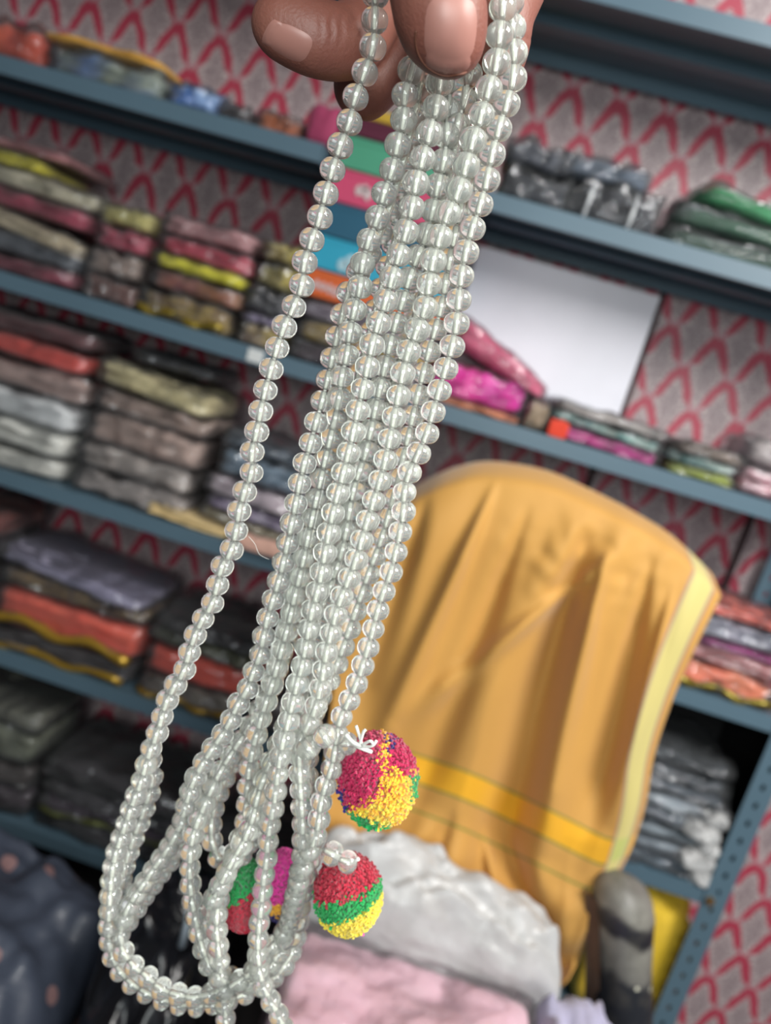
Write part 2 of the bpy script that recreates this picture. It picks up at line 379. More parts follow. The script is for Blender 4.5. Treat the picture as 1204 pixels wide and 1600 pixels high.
# cartons
def carton(label, x0, x1, z, h, col, mark=None, dy=0.0):
    r = empty('carton', ((x0+x1)/2, 1.32+dy+.1, z), label, 'carton', 'coloured cartons in one pile')
    w = x1-x0; b = link('carton_body', boxme('carton_body', -w/2, w/2, -.1, .1, 0, h-.003, plain('printed_card_'+col.strip('#'), col, .45), .0015), r)
    l = link('carton_lid', boxme('carton_lid', -w/2-.001, w/2+.001, -.101, .101, h-.012, h-.0022, plain('printed_card_'+col.strip('#'), col, .45), .0015), r)
    if mark:
        parts = []; rr = random.Random(int(z*1000))
        for (cx, cz, rx, rz) in mark:
            n = 10; V = [(cx+math.cos(2*math.pi*k/n)*rx*rr.uniform(.8, 1.15), -.1018, cz+math.sin(2*math.pi*k/n)*rz*rr.uniform(.75, 1.1)) for k in range(n)]
            parts.append((V, [tuple(range(n))]))
        V, Fc = merge(parts); o = link('printed_mark', me_from('printed_mark', V, Fc, plain('pale_print', '#c9b6b8' if col != '#2da0bf' else '#a8ccd8', .6), False), r)
        o['label'] = 'pale printed lettering blur'
    return r
zc = zt+.002
for lab, h, col, mk in [
 ('orange carton with pale lettering, lowest of the carton pile', .047, '#d2622c', [(-.095+.012*i, .020-.001*i, .005, .009) for i in range(6)]),
 ('sky blue carton with a white blot on its end', .056, '#2da0bf', [(-.045, .020, .014, .018), (-.06, .016, .008, .012)]),
 ('dark teal carton between the sky blue and pink ones', .057, '#245a74', None),
 ('pink carton with a small pale flower mark', .055, '#cb4a70', [(-.065, .026, .008, .010), (-.050, .024, .008, .012), (-.057, .032, .006, .006)]),
 ('sea green carton above the pink one', .053, '#4b9a7c', None),
 ('dark maroon carton above the green one', .030, '#561c34', None),
 ('thin mustard yellow carton topmost of the pile', .018, '#c2a038', None)]:
    carton(lab, -.345, -.105, zc, h, col, mk); zc += h
packet('maroon packet at the right end of the upper left shelf beside the cartons', -.412, -.350, TOP[1], .075, '#8a2c50', film=False, folds=0, wr=.04)
# shelf 1, right
G = 'dark packets on the upper right shelf'
stack(-.075, .045, TOP[1], [
 ('black wrapped packet at the left end of the upper right shelf', .055, '#23262d'),
 ('charcoal wrapped packet on the left black packet', .040, '#3a3e48')], group=G, scale=8)
stack(.048, .205, TOP[1], [
 ('black packet with white ties in clear film', .062, '#1c1e25', {'strap': (-.28, .18), 'wr': .16}),
 ('slate grey packet topmost of the dark pile', .036, '#4b5664', {'dx': -.03})], group=G)
G = 'green packets on the upper right shelf'
stack(.212, .62, TOP[1], [
 ('very dark green packet at the bottom of the green pile', .034, '#123a28'),
 ('dark green clear-wrapped packet in the middle of the green pile', .032, '#1c4a34', {'tilt': -.03}),
 ('bright emerald packet on top of the green pile', .032, '#1f7a48', {'tilt': -.06, 'shrink': .02})], group=G)
# shelf 2, right: white board and colourful packets
wb = boxme('white_board', -.175, .175, -.006, .006, 0, .298, plain('white_laminate', '#dcdce6', .35), .001)
o = link('white_board', wb, None, (.095, 1.508, TOP[2])); tag(o, 'plain white rectangular board standing upright on the shelf', 'board')
G = 'bright packets on the second shelf, right part'
stack(-.095, .085, TOP[2], [
 ('thin peach orange packet under the magenta one', .014, '#c87a4e', {'folds': 0}),
 ('vivid magenta fabric packet', .060, '#c4107e', {'col2': '#e01c98', 'folds': 3}),
 ('dusty rose wrapped packet sloping over the magenta one', .045, '#a8385c', {'tilt': -.26, 'dx': .035, 'taper': .8, 'col2': '#b85f78', 'wr': .05})], group=G)
packet('small beige brown packet at the end of the magenta one', .088, .128, TOP[2], .050, '#8f7a60', d=.12, group=G)
stack(.131, .335, TOP[2], [
 ('magenta and lime flat packet on the shelf edge', .026, '#b0147a', {'col2': '#8d3a6a', 'scale': 10}),
 ('teal and white printed flat packet', .018, '#2d6e6c', {'col2': '#b6c4bc', 'scale': 40}),
 ('clear grey wrapped flat packet over the teal print', .020, '#97908c')], group=G, tilt=-.04)
packet('small scarlet fold between beige packet and magenta flat packet', .130, .165, TOP[2], .030, '#e0381e', y=1.306, d=.01, film=False, folds=0, group=G)
stack(.338, .46, TOP[2], [
 ('lime green flat packet right of the magenta one', .020, '#8f9a34'),
 ('teal patterned thin packet over the lime one', .018, '#33605f', {'col2': '#a3aea6'}),
 ('clear wrapped thin brown packet on the lime pile', .02, '#73645a')], group=G)
stack(.462, .66, TOP[2], [
 ('maroon and white wrapped packet at the right end of the second shelf', .050, '#8c3a4e', {'col2': '#b6aeb0'}),
 ('grey clear packet at the right end of the second shelf', .045, '#8d8486', {'col2': '#b8b0ac'})], group=G)
# shelf 3, left: pale piles
G = 'pale fabric packets on the third shelf'
stack(-1.03, -.685, TOP[3], [
 ('grey clear-wrapped packet at the bottom of the far left pale pile', .044, '#b9b8b0'),
 ('mint white packet second from the bottom of the far left pale pile', .050, '#ccd6c2'),
 ('bluish white packet in the middle of the far left pale pile', .056, '#c8d0cc'),
 ('pinkish beige packet under the red packet', .052, '#9c857e'),
 ('bright tomato red packet on top of the far left pale pile', .040, '#b8362a'),
 ('dark maroon packet over the tomato red one', .035, '#4a161c')], group=G, d=.20)
stack(-.675, -.445, TOP[3], [
 ('silver clear packet at the bottom of the second pale pile', .050, '#8c8480', {'wr': .18}),
 ('crumpled transparent grey packet with bright glints', .046, '#958c86', {'wr': .18}),
 ('rosy beige packet in the second pale pile', .062, '#a08a80'),
 ('taupe packet under the cream one', .040, '#8e7a70'),
 ('cream packet with small dark print on the second pale pile', .046, '#b9ae84', {'col2': '#a89e78', 'tilt': -.05, 'scale': 50})], group=G, d=.20)
packet('flat black packet lying on top of the cream packet', -.64, -.47, TOP[3]+.262, .022, '#23252a', group=G, y=1.36, d=.16)
stack(-.425, -.255, TOP[3], [
 ('pale gold cream packet on the edge of the third shelf', .024, '#c0a878', {'dx': -.11, 'y': 1.296, 'film': False}),
 ('cream fabric above the gold one', .018, '#9c9278'),
 ('purple and white print packet in the slanting pile', .026, '#5c4470', {'col2': '#a8a0ae', 'scale': 60}),
 ('pale lilac packet above the purple print', .040, '#a89ba2'),
 ('slate blue denim-like packet in the slanting pile', .050, '#4a5a68', {'col2': '#5d7080'}),
 ('dark blue grey packet on top of the slanting pile', .030, '#3a4652')], group=G, tilt=-.06)
packet('peach pink fold jutting over the shelf lip behind the left strand', -.350, -.245, TOP[3]+.001, .026, '#e0a090', y=1.283, d=.030, film=False, folds=0)
packet('olive grey packet on the third shelf behind the strands', -.245, -.02, TOP[3], .07, '#6e6a58', group=G)
packet('maroon packet on the third shelf right of the strands', -.01, .20, TOP[3], .06, '#5b2434', group=G)
# shelf 3, right
G = 'packets on the third shelf, right end'
stack(.47, .655, TOP[3], [
 ('coral orange packet at the bottom of the right end pile', .050, '#d9664c', {'col2': '#e07a58', 'trim': '#8a7a30'}),
 ('pinkish clear wrapped packet over the coral one', .030, '#b77a7a'),
 ('thin magenta packet in the right end pile', .014, '#a01e78'),
 ('white and navy wrapped packet in the right end pile', .040, '#8e8c98', {'col2': '#2e3648', 'scale': 12}),
 ('thin coral packet on top of the right end pile', .020, '#d25a48')], group=G)
# shelf 4, left: dark and coral
G = 'packets on the fourth shelf'
stack(-1.03, -.80, TOP[4], [
 ('black packet at the bottom of the far left dark pile', .05, '#241c22'),
 ('dark wine packet second in the far left dark pile', .05, '#4a1a26'),
 ('dark brown packet third in the far left dark pile', .05, '#33221f'),
 ('plum black packet fourth in the far left dark pile', .05, '#2c1c28'),
 ('rust orange packet on top of the far left dark pile', .045, '#9a3e24', {'col2': '#5a2018'})], group=G)
stack(-.79, -.475, TOP[4], [
 ('black packet with gold lace under the coral one', .045, '#241a1e', {'trim': '#c09a3a'}),
 ('large vivid coral red packet with gold trim', .078, '#ff5a42', {'col2': '#f04c38', 'trim': '#c8a040', 'wr': .05}),
 ('dark brown gold-flecked packet over the coral one', .034, '#33201e', {'col2': '#6a5326', 'scale': 60}),
 ('silver lilac wrapped packet on top of the coral pile', .028, '#8c88a0', {'tilt': -.10, 'dx': .0})], group=G)
stack(-.465, -.25, TOP[4], [
 ('dark grey silver-flecked packet under the second coral packet', .045, '#38302f', {'col2': '#70695f', 'trim': '#a8863a'}),
 ('smaller coral red packet right of the large one', .062, '#f04c3a', {'wr': .05}),
 ('black and green thin packet on the smaller coral packet', .030, '#1f231f', {'col2': '#4a4a2a'}),
 ('black packet on top of the smaller coral pile', .030, '#1c181c')], group=G)
packet('brown packet on the fourth shelf behind the strands', -.24, .02, TOP[4], .08, '#3a2a28', group=G)
# shelf 4, right: silver sleeves
G = 'thin grey garments in clear sleeves'
zz = TOP[4]
names = ['lowest silver grey garment sleeve on the fourth shelf right', 'second silver grey sleeve from the bottom', 'third grey sleeve with a crumpled white corner', 'fourth grey sleeve in the middle of the sleeve pile',
         'fifth pale edged sleeve of the sleeve pile', 'sixth slate sleeve of the sleeve pile', 'seventh dim grey sleeve of the sleeve pile', 'topmost dark grey sleeve of the sleeve pile']
for i, (nm, col) in enumerate(zip(names, ['#5e6a74', '#69737b', '#7b868d', '#59626b', '#8b9296', '#4d555d', '#43494f', '#2f3439'])):
    pkt = packet(nm, .405, .682-.004*i, zz, .026, col, '#868f96' if i in (1, 4) else None, y=1.312+.003*i, group=G, wr=.2, folds=1)
    if i < 5:
        V, Fc = pillow(.055+.012*math.sin(i*2.3), .05, .030, 30+i*3.1, n=(16, 10, 8), e=.7, wr=.2)
        o = link('sleeve_end_glint', me_from('sleeve_end_glint', crumple(V, .008, 60, i), Fc, BM), pkt, (.105-.02*(i % 2), -.095-.006*(i % 2), -.002)); o['label'] = 'crumpled sleeve end, milky to stand in for glints'  # milky lump stands in for bright glints on the crumpled film
    zz += .0272
# shelf 5
G = 'dim packets on the lowest shelf'
stack(-.86, -.62, TOP[5], [
 ('dark plum packet at the bottom of the lowest shelf pile', .06, '#2a1c28'),
 ('dark brown packet in the lowest shelf pile', .05, '#332a28'),
 ('grey olive rounded packet on the lowest shelf', .075, '#5c6050'),
 ('dull khaki packet on top of the lowest shelf pile', .04, '#55564a')], group=G)
stack(-.61, -.30, TOP[5], [
 ('black packet at the bottom of the second lowest pile', .04, '#1d1a22'),
 ('dark purple packet with a thin green edge', .035, '#2e1c30', {'trim': '#6c7044'}),
 ('smoky grey clear packet on the dark purple one', .028, '#3f3c42', {'wr': .2}),
 ('near black wrapped packet on top of the second lowest pile', .05, '#201a20')], group=G)
stack(-.29, .30, TOP[5], [('black sack-like packet under the coral pile on the lowest shelf', .12, '#17151a')], group=G)
packet('plump bright yellow cloth bundle behind the slotted post', .515, .694, TOP[5], .30, '#e4a81c', '#dba82e', film=False, folds=0, name='cloth_bundle', cat='bundle', wr=.06, d=.2, y=1.325)

# ------------------------------------------------------------------ draped chair
chair = empty('chair', (.2, .85, 0), 'dark chair almost hidden under the draped mustard cloth', 'chair')
CH = plain('black_chair_plastic', '#1d1c1f', .4)
def crel(me): 
    me.transform(Matrix.Translation((-.2, -.85, 0))); return me
link('seat', crel(boxme('seat', -.06, .41, .52, .98, .415, .455, CH, .012)), chair)
link('backrest', crel(boxme('backrest', -.005, .335, 1.012, 1.040, .50, 1.075, CH, .014)), chair)
for x in (-.03, .385):
    for y in (.56, .95):
        V, Fc = tube([(x, y, 0), (x, y, .42)], .014, 10); link('leg', crel(me_from('leg', V, Fc, CH)), chair)
for x in (.05, .28):
    V, Fc = tube([(x, .97, .44), (x, 1.015, .52)], .012, 10); link('back_support', crel(me_from('back_support', V, Fc, CH)), chair)

def curve_s(pts, t):
    """point at fraction t of a polyline in pixels, by length"""
    pts = [np.array(p, float) for p in catmull(pts, 10)]; d = [0]
    for i in range(1, len(pts)): d.append(d[-1]+np.linalg.norm(pts[i]-pts[i-1]))
    s = t*d[-1]; xs = np.interp(s, d, [p[0] for p in pts]); ys = np.interp(s, d, [p[1] for p in pts]); return np.array([xs, ys])
NU, NV = 150, 130
us = np.linspace(0, 1, NU+1); vs = np.linspace(0, 1, NV+1)
def sample(pts, ts):
    pp = np.array(catmull(pts, 10)); d = np.r_[0, np.cumsum(np.linalg.norm(np.diff(pp, axis=0), axis=1))]; d /= d[-1]
    return np.c_[np.interp(ts, d, pp[:, 0]), np.interp(ts, d, pp[:, 1])]
ct = sample([(600, 812), (650, 782), (700, 760), (760, 750), (850, 764), (930, 798), (1000, 834), (1065, 875), (1126, 932)], us)
cb = sample([(512, 1335), (560, 1385), (620, 1422), (700, 1462), (790, 1508), (862, 1542), (885, 1532), (905, 1500)], us)
cl = sample([(600, 812), (560, 880), (530, 1000), (512, 1150), (500, 1260), (512, 1335)], vs)
cr = sample([(1126, 932), (1085, 1015), (1052, 1090), (1022, 1180), (1008, 1260), (985, 1330), (955, 1385), (925, 1440), (905, 1500)], vs)
grid = []
# the deep folds: ridge (+) and valley (-) lines in metres of relief
FOLDS = [(745, 820, 590, 1170, 20, .020), (800, 860, 660, 1230, 24, -.014), (915, 900, 670, 1095, 15, .013), (895, 905, 775, 1320, 38, -.034), (935, 920, 850, 1270, 20, .020), (1005, 930, 930, 1250, 24, -.018), (1040, 960, 965, 1240, 13, .010), (650, 830, 560, 1100, 26, -.014), (800, 1330, 850, 1500, 30, -.026), (700, 1290, 640, 1400, 26, -.012), (760, 1320, 790, 1470, 16, .014)]
for j, v in enumerate(vs):
    for i, u in enumerate(us):
        p = (1-v)*ct[i]+v*cb[i]+(1-u)*cl[j]+u*cr[j]-((1-u)*(1-v)*ct[0]+u*(1-v)*ct[-1]+(1-u)*v*cb[0]+u*v*cb[-1])
        px, py = p
        A = .004+.026*min(1, v*1.5)*(1-.25*u)
        # long folds fanning down from the shoulder of the cloth
        fx = px+(py-760)*.36
        def rdg(q): return (1-abs(math.sin(q)))**1.0*2-1                 # sharper crests than a sine
        g = math.sin(fx/26+.8*math.sin(py/150))*.22+rdg(fx/74+.5+nz(py/240, px/300, 5)*.9)*.42+math.sin((px+py*.62)/38+nz(px/150, py/150, 2)*1.5)*.22
        g += nz(fx/60, py/260, 3)*.8
        gl = 0.0
        k = math.hypot((px-925)/120, (py-880)/70); e = math.exp(-k*k)       # gathered point where the cloth is pinched
        g2 = e*(.8*math.sin((px-925)/15+(py-880)/28)+.7*nz(px/26, py/26, 4))
        k2 = math.exp(-((px-870)/60)**2-((py-850)/60)**2); g2 += .5*k2*math.sin((px*1.0+py*.6)/17)
        for (xa, ya, xb_, yb_, wd, am) in FOLDS:
            tt = ((px-xa)*(xb_-xa)+(py-ya)*(yb_-ya))/((xb_-xa)**2+(yb_-ya)**2)
            if -.2 < tt < 1.2:
                ln = math.hypot(xb_-xa, yb_-ya); dd = ((px-xa)*(yb_-ya)-(py-ya)*(xb_-xa))/ln; w_ = wd*(.45+.75*tt)
                fade = min(1, (tt+.2)/.35)*min(1, (1.2-tt)/.3); gl += 1.25*am*fade*math.exp(-(dd/w_)**2)
        bot = max(0, (v-.74)/.26); g3 = bot*(math.sin((py*1.1-px*.45)/26+nz(px/80, py/80, 1)*2)*.8+nz(px/40, py/40, 9)*1.1)
        Y = .945 - gl - A*.7*g - .008*g2 - .013*g3 + .02*(1-min(1, v*6))**2 + .02*max(0, u-.93)/.07*.6 - .03*bot
        grid.append(P(px, py, min(Y, .998)))
# back of the drape: over the top of the backrest and down behind it
NB = 26; back = []
for j in range(1, NB+1):
    s = j/NB; row = []
    for i, u in enumerate(us):
        top = grid[i]
        if s < .3: an = s/.3*math.pi/2; dy = .105*math.sin(an); dz = .018*math.sin(an*2)
        else: dy = .105+.012*math.sin(u*30)*(s-.3); dz = -(s-.3)/.7*.36
        row.append(Vector((top.x, top.y+dy, top.z+dz)))
    back.append(row)
V = []; UV = []
for j in range(NB, 0, -1):
    V += back[j-1]; UV += [(u, -.5*j/NB) for u in us]
V += grid; UV += [(u, v) for v in vs for u in us]
W1 = NU+1; rows = NB+NV+1; Fc = [(j*W1+i, (j+1)*W1+i, (j+1)*W1+i+1, j*W1+i+1) for j in range(rows-1) for i in range(NU)]
def cloth_mat():
    t = NT('mustard_cotton'); uvn = t.n('ShaderNodeUVMap'); sp = t.n('ShaderNodeSeparateXYZ'); t.l(uvn.outputs[0], sp.inputs[0]); u, v = sp.outputs['X'], sp.outputs['Y']
    g = t.n('ShaderNodeTexCoord').outputs['Object']
    base = t.mix(t.noise(g, 6, 3), lin('#c99749'), lin('#bb893f'))
    def band(x, a, b):
        return t.math('MULTIPLY', t.math('GREATER_THAN', x, a), t.math('LESS_THAN', x, b))
    w = t.math('SUBTRACT', v, t.math('MULTIPLY', u, BS))                  # cross band follows the weave, slightly off the hem
    c = t.mix(band(w, B0, B1), base, lin('#e0a414'))
    inb = t.math('LESS_THAN', u, .905)
    for a in (B0-.006, B1, B1+.06):
        c = t.mix(t.math('MULTIPLY', t.math('MULTIPLY', band(w, a, a+.006), inb), .75), c, lin('#6c7a2c'))
    hem = t.math('LESS_THAN', v, .745)
    c = t.mix(t.math('MULTIPLY', band(u, .900, .975), hem), c, lin('#c9bb74'))
    for a in (.897, .969): c = t.mix(t.math('MULTIPLY', t.math('MULTIPLY', band(u, a, a+.009), hem), .7), c, lin('#8c6c74'))
    c = t.mix(t.math('MULTIPLY', t.math('MULTIPLY', band(w, B0, B1), band(u, .91, .966)), .6), c, lin('#a8b85c'))
    t.l(c, t.b.inputs['Base Color']); t.b.inputs['Roughness'].default_value = .7; t.b.inputs['Sheen Weight'].default_value = .25
    t.bump(t.noise(g, 900, 2), .2, .0005); return t.m
BS, B0, B1 = .0, .645, .70
me = me_from('cloth', [v - Vector((.2, .95, 0)) for v in V], Fc, cloth_mat())
uvl = me.uv_layers.new(name='UVMap')
for lp in me.loops: uvl.data[lp.index].uv = UV[lp.vertex_index]
bm = bmesh.new(); bm.from_mesh(me); bmesh.ops.solidify(bm, geom=bm.faces, thickness=.0015); bm.to_mesh(me); bm.free()
me.polygons.foreach_set('use_smooth', [True]*len(me.polygons))
drape = link('draped_cloth', me, None, (.2, .95, 0)); tag(drape, 'mustard yellow cotton cloth with a pale striped border draped over a chair back', 'cloth')

# upright patterned roll beside the chair
def roll_mat():
    t = NT('black_silver_brocade'); g = t.n('ShaderNodeTexCoord').outputs['Object']
    sp = t.n('ShaderNodeSeparateXYZ'); t.l(g, sp.inputs[0]); z = sp.outputs['Z']
    n1 = t.noise(g, 18, 4); zz = t.math('MULTIPLY_ADD', n1, .05, t.math('SUBTRACT', z, .012))
    c = t.ramp(t.math('MULTIPLY', zz, 1/.75), [(.0, lin('#22242a')), (.800, lin('#22242a')), (.818, lin('#6f6d68')), (.868, lin('#85837b')), (.876, lin('#1c1c22')), (.905, lin('#24242a')), (.915, lin('#86847c')), (.99, lin('#5a5a58'))])
    vo = t.n('ShaderNodeTexVoronoi'); vo.inputs['Scale'].default_value = 26; t.l(g, vo.inputs['Vector'])
    fl = t.math('MULTIPLY', t.math('LESS_THAN', vo.outputs['Distance'], .28), t.math('GREATER_THAN', t.math('ADD', sp.outputs['X'], t.math('MULTIPLY', n1, .03)), t.math('MULTIPLY_ADD', z, LS, .022)))
    c = t.mix(t.math('MULTIPLY', fl, t.math('LESS_THAN', z, .60)), c, lin('#c8c6b4'))
    n2 = t.noise(g, 34, 5, .7); k2 = t.math('MULTIPLY_ADD', n2, 5.0, -2.3); k2.node.use_clamp = True; c = t.mix(t.math('MULTIPLY', k2, .55), c, lin('#4a4742'))
    t.l(c, t.b.inputs['Base Color']); t.b.inputs['Roughness'].default_value = .45; t.bump(n1, .4, .004); return t.m
RY = .93; LS = 0.0; pt = P(975, 1372, RY); pb = P(972, 1600, RY)
LS = (pt.x-pb.x)/(pt.z-pb.z); xb = pb.x-LS*pb.z
rt = empty('fabric_roll', (xb, RY, 0), 'black and silver patterned cloth roll leaning beside the right edge of the draped chair', 'fabric roll')
H = pt.z; R0 = .041; prof = [(0, 0), (R0*.9, 0), (R0, .02)]+[(R0*(1+.03*math.sin(k*1.1)), .02+(H-.06)*k/30) for k in range(1, 31)]+[(R0*.95, H-.022), (R0*.76, H-.008), (R0*.4, H), (0, H+.002)]
V, Fc = [], []; S = 32
for r, z in prof:
    for k in range(S):
        an = 2*math.pi*k/S; rr = r*(1+.045*math.sin(an*3+z*9)+.02*nz(an*2, z*30, 1)); V.append((rr*math.cos(an)+LS*z, rr*math.sin(an), z))
for i in range(len(prof)-1):
    for k in range(S):
        k2 = (k+1) % S; Fc.append((i*S+k, i*S+k2, (i+1)*S+k2, (i+1)*S+k))
link('rolled_cloth', me_from('rolled_cloth', V, Fc, roll_mat()), rt)
V = []; Fc = []
for i in range(60):
    z = .04+(H-.075)*i/59; an0 = math.pi*1.03
    for k, (ra, da) in enumerate(((1.0, .42), (1.16, .12), (1.30, 0), (1.22, -.2))):
        V.append((R0*ra*math.cos(an0+da)+LS*z, R0*ra*math.sin(an0+da)+.004*math.sin(z*40), z))
    if i:
        a = (i-1)*4
        for k in range(3): Fc.append((a+k, a+k+1, a+k+5, a+k+4))
flap_m = me_from('selvedge', V, Fc, fabric('#4a2f1c')); o = link('selvedge', flap_m, rt); o['label'] = 'brown selvedge edge of the roll'

# pink pack and crumpled bag on the seat
pk = empty('fabric_packet', (.135, .735, .455), 'large pale pink folded fabric in clear film lying on the chair seat', 'packet')
V, Fc = pillow(.30, .20, .115, 5.2, n=(30, 22, 6), e=.22, wr=.05, folds=2); link('folded_cloth', me_from('folded_cloth', V, Fc, fabric('#ccaab4', '#c09ba6')), pk)
V, Fc = pillow(.312, .212, .121, 5.2, n=(40, 30, 6), e=.2, wr=.06); link('plastic_sleeve', me_from('plastic_sleeve', crumple(V, .004, 25, 2), Fc, FILM), pk)
bgp = empty('plastic_bag', (.145, .880, .455), 'crumpled milky white plastic bag behind the pink packet on the chair', 'bag')
V, Fc = pillow(.36, .10, .20, 8.1, n=(70, 26, 26), e=.6, wr=.10, taper=.22)
link('bag_film', me_from('bag_film', crumple(crumple(V, .012, 13, 4), .0025, 38, 1), Fc, BM), bgp)
V, Fc = pillow(.26, .06, .13, 2.1, n=(20, 8, 8), e=.6); link('folded_cloth', me_from('folded_cloth', V, Fc, fabric('#8f8683', '#c9c4c2')), bgp)
packet('lilac white folded cloth at the right end of the pink packet', .292, .385, .455, .135, '#a8a6c0', film=False, d=.20, y=.67, name='folded_cloth_piece', cat='cloth')

# low left: dark printed bundle, glossy black bag
def dot_mat():
    t = NT('slate_dotted_cloth'); g = t.n('ShaderNodeTexCoord').outputs['Object']
    n1 = t.noise(g, 7, 4); base = t.mix(n1, lin('#2a2c38'), lin('#4b5464'))
    vo = t.n('ShaderNodeTexVoronoi'); vo.inputs['Scale'].default_value = 12; vo.inputs['Randomness'].default_value = .35; t.l(g, vo.inputs['Vector'])
    c = t.mix(t.math('LESS_THAN', vo.outputs['Distance'], .24), base, lin('#8a6c6c')); t.l(c, t.b.inputs['Base Color'])
    t.b.inputs['Roughness'].default_value = .5; t.b.inputs['Coat Weight'].default_value = .1; t.bump(n1, .5, .01); return t.m
b1 = empty('cloth_bundle', (-.50, .93, 0), 'large slate black bundle with pinkish dots on the floor at lower left', 'bundle')
V, Fc = pillow(.42, .40, .34, 12.3, n=(40, 30, 20), e=.6, wr=.08); link('wrapped_cloth', me_from('wrapped_cloth', crumple(V, .012, 9, 3), Fc, dot_mat()), b1)
b2 = empty('plastic_bag', (-.175, .90, 0), 'glossy black plastic bag between the dotted bundle and the chair', 'bag')
V, Fc = pillow(.18, .28, .45, 15.3, n=(34, 30, 34), e=.7, wr=.08, taper=.1)
link('bag_film', me_from('bag_film', crumple(crumple(V, .018, 11, 3), .005, 35, 3), Fc, plain('black_poly', '#15161a', .22)), b2)
V, Fc = tube([P(296, 1400, .80)-Vector((-.175, .90, 0)), P(292, 1440, .80)-Vector((-.175, .90, 0)), P(283, 1478, .80)-Vector((-.175, .90, 0))], [.002, .004, .005], 8)
link('bag_glare', me_from('bag_glare', V, Fc, plain('painted_glare', '#9aa6b0', .3)), b2)['label'] = 'pale streak standing in for glare on the bag'  # pale tube stands in for the glare streak on the glossy bag

# ------------------------------------------------------------------ bead necklaces
BR = .0043; PITCH_B = .00745
def yb(py): return .2485 + .019*(max(py, 0)/1500)
def bead_mesh():
    V, Fc = [], []; S, N = 22, 14; hole = .00085
    prof = []
    for i in range(N+1):
        a = math.pi*(.064+.872*i/N); prof.append((BR*math.sin(a)**.8, -BR*.86*math.cos(a)))
    for r, z in prof:
        for k in range(S): an = 2*math.pi*k/S; V.append((r*math.cos(an), r*math.sin(an), z))
    for i in range(N):
        for k in range(S):
            k2 = (k+1) % S; Fc.append((i*S+k, i*S+k2, (i+1)*S+k2, (i+1)*S+k))
    zt_ = prof[-1][1]; o = len(V); M = 4                                   # the drilled hole
    for i in range(M+1):
        for k in range(S): an = 2*math.pi*k/S; V.append((hole*math.cos(an), hole*math.sin(an), zt_*(1-2*i/M)))
    for i in range(M):
        for k in range(S):
            k2 = (k+1) % S; Fc.append((o+i*S+k, o+i*S+k2, o+(i+1)*S+k2, o+(i+1)*S+k))
    for k in range(S):
        k2 = (k+1) % S; Fc.append((N*S+k, N*S+k2, o+k2, o+k)); Fc.append((o+M*S+k, o+M*S+k2, k2, k))
    return me_from('bead', V, Fc, GLASS)
GLASS = bead_glass(); BEAD = bead_mesh()
THREAD = plain('white_cotton_thread', '#f6f6ee', .7)
# each strand: (px, py, depth offset mm); None-free closed loops in the hand
A = [(590, -60, 2), (586, 0, 1), (584, 49, 0), (579, 91, 0), (563, 128, 0), (551, 167, 0), (542, 205, 0), (526, 240, 0), (516, 278, 0), (505, 316, 0), (496, 353, 0), (482, 387, 0), (473, 423, 0), (469, 461, 0), (451, 492, 0), (439, 526, 0), (428, 559, 0), (419, 595, 0), (409, 628, 0), (405, 663, 0), (394, 693, 0), (395, 729, 0), (385, 759, 0), (375, 791, 0), (370, 823, 0), (363, 856, 0), (347, 885, 0), (339, 917, 0), (330, 947, 0), (314, 972, 0), (302, 1000, 0), (294, 1026, 0), (287, 1050, 0), (271, 1075, 0), (258, 1102, 0), (251, 1129, 0), (241, 1158, 0), (231, 1182, 0), (226, 1205, 0), (217, 1230, 0), (205, 1262, 1), (194, 1295, 2), (182, 1330, 3), (175, 1365, 4), (172, 1400, 5), (170, 1430, 5), (170, 1460, 5), (173, 1487, 5), (186, 1515, 5), (210, 1540, 5), (240, 1556, 6), (275, 1568, 7), (310, 1572, 8), (350, 1564, 9), (390, 1550, 11), (425, 1530, 13), (450, 1500, 14), (464, 1460, 14), (470, 1410, 14), (472, 1360, 14), (474, 1300, 14), (476, 1240, 14), (482, 1180, 13), (492, 1100, 12), (506, 1010, 11), (522, 920, 10), (541, 840, 9), (562, 770, 9), (582, 700, 9), (601, 640, 9), (619, 580, 9), (636, 520, 9), (650, 460, 9), (664, 400, 9), (678, 340, 9), (690, 280, 9), (700, 220, 8), (708, 165, 7), (712, 120, 7), (715, 60, 6), (712, -20, 4)]
A2 = [(236, 1180, 5), (238, 1215, 5), (232, 1245, 5), (220, 1280, 5), (207, 1315, 5), (196, 1350, 6), (188, 1385, 8), (185, 1420, 10), (192, 1448, 12), (206, 1432, 13), (222, 1405, 13), (240, 1380, 12), (258, 1355, 11), (276, 1330, 10), (292, 1303, 9), (303, 1278, 8), (312, 1250, 8), (322, 1225, 8), (334, 1203, 9)]
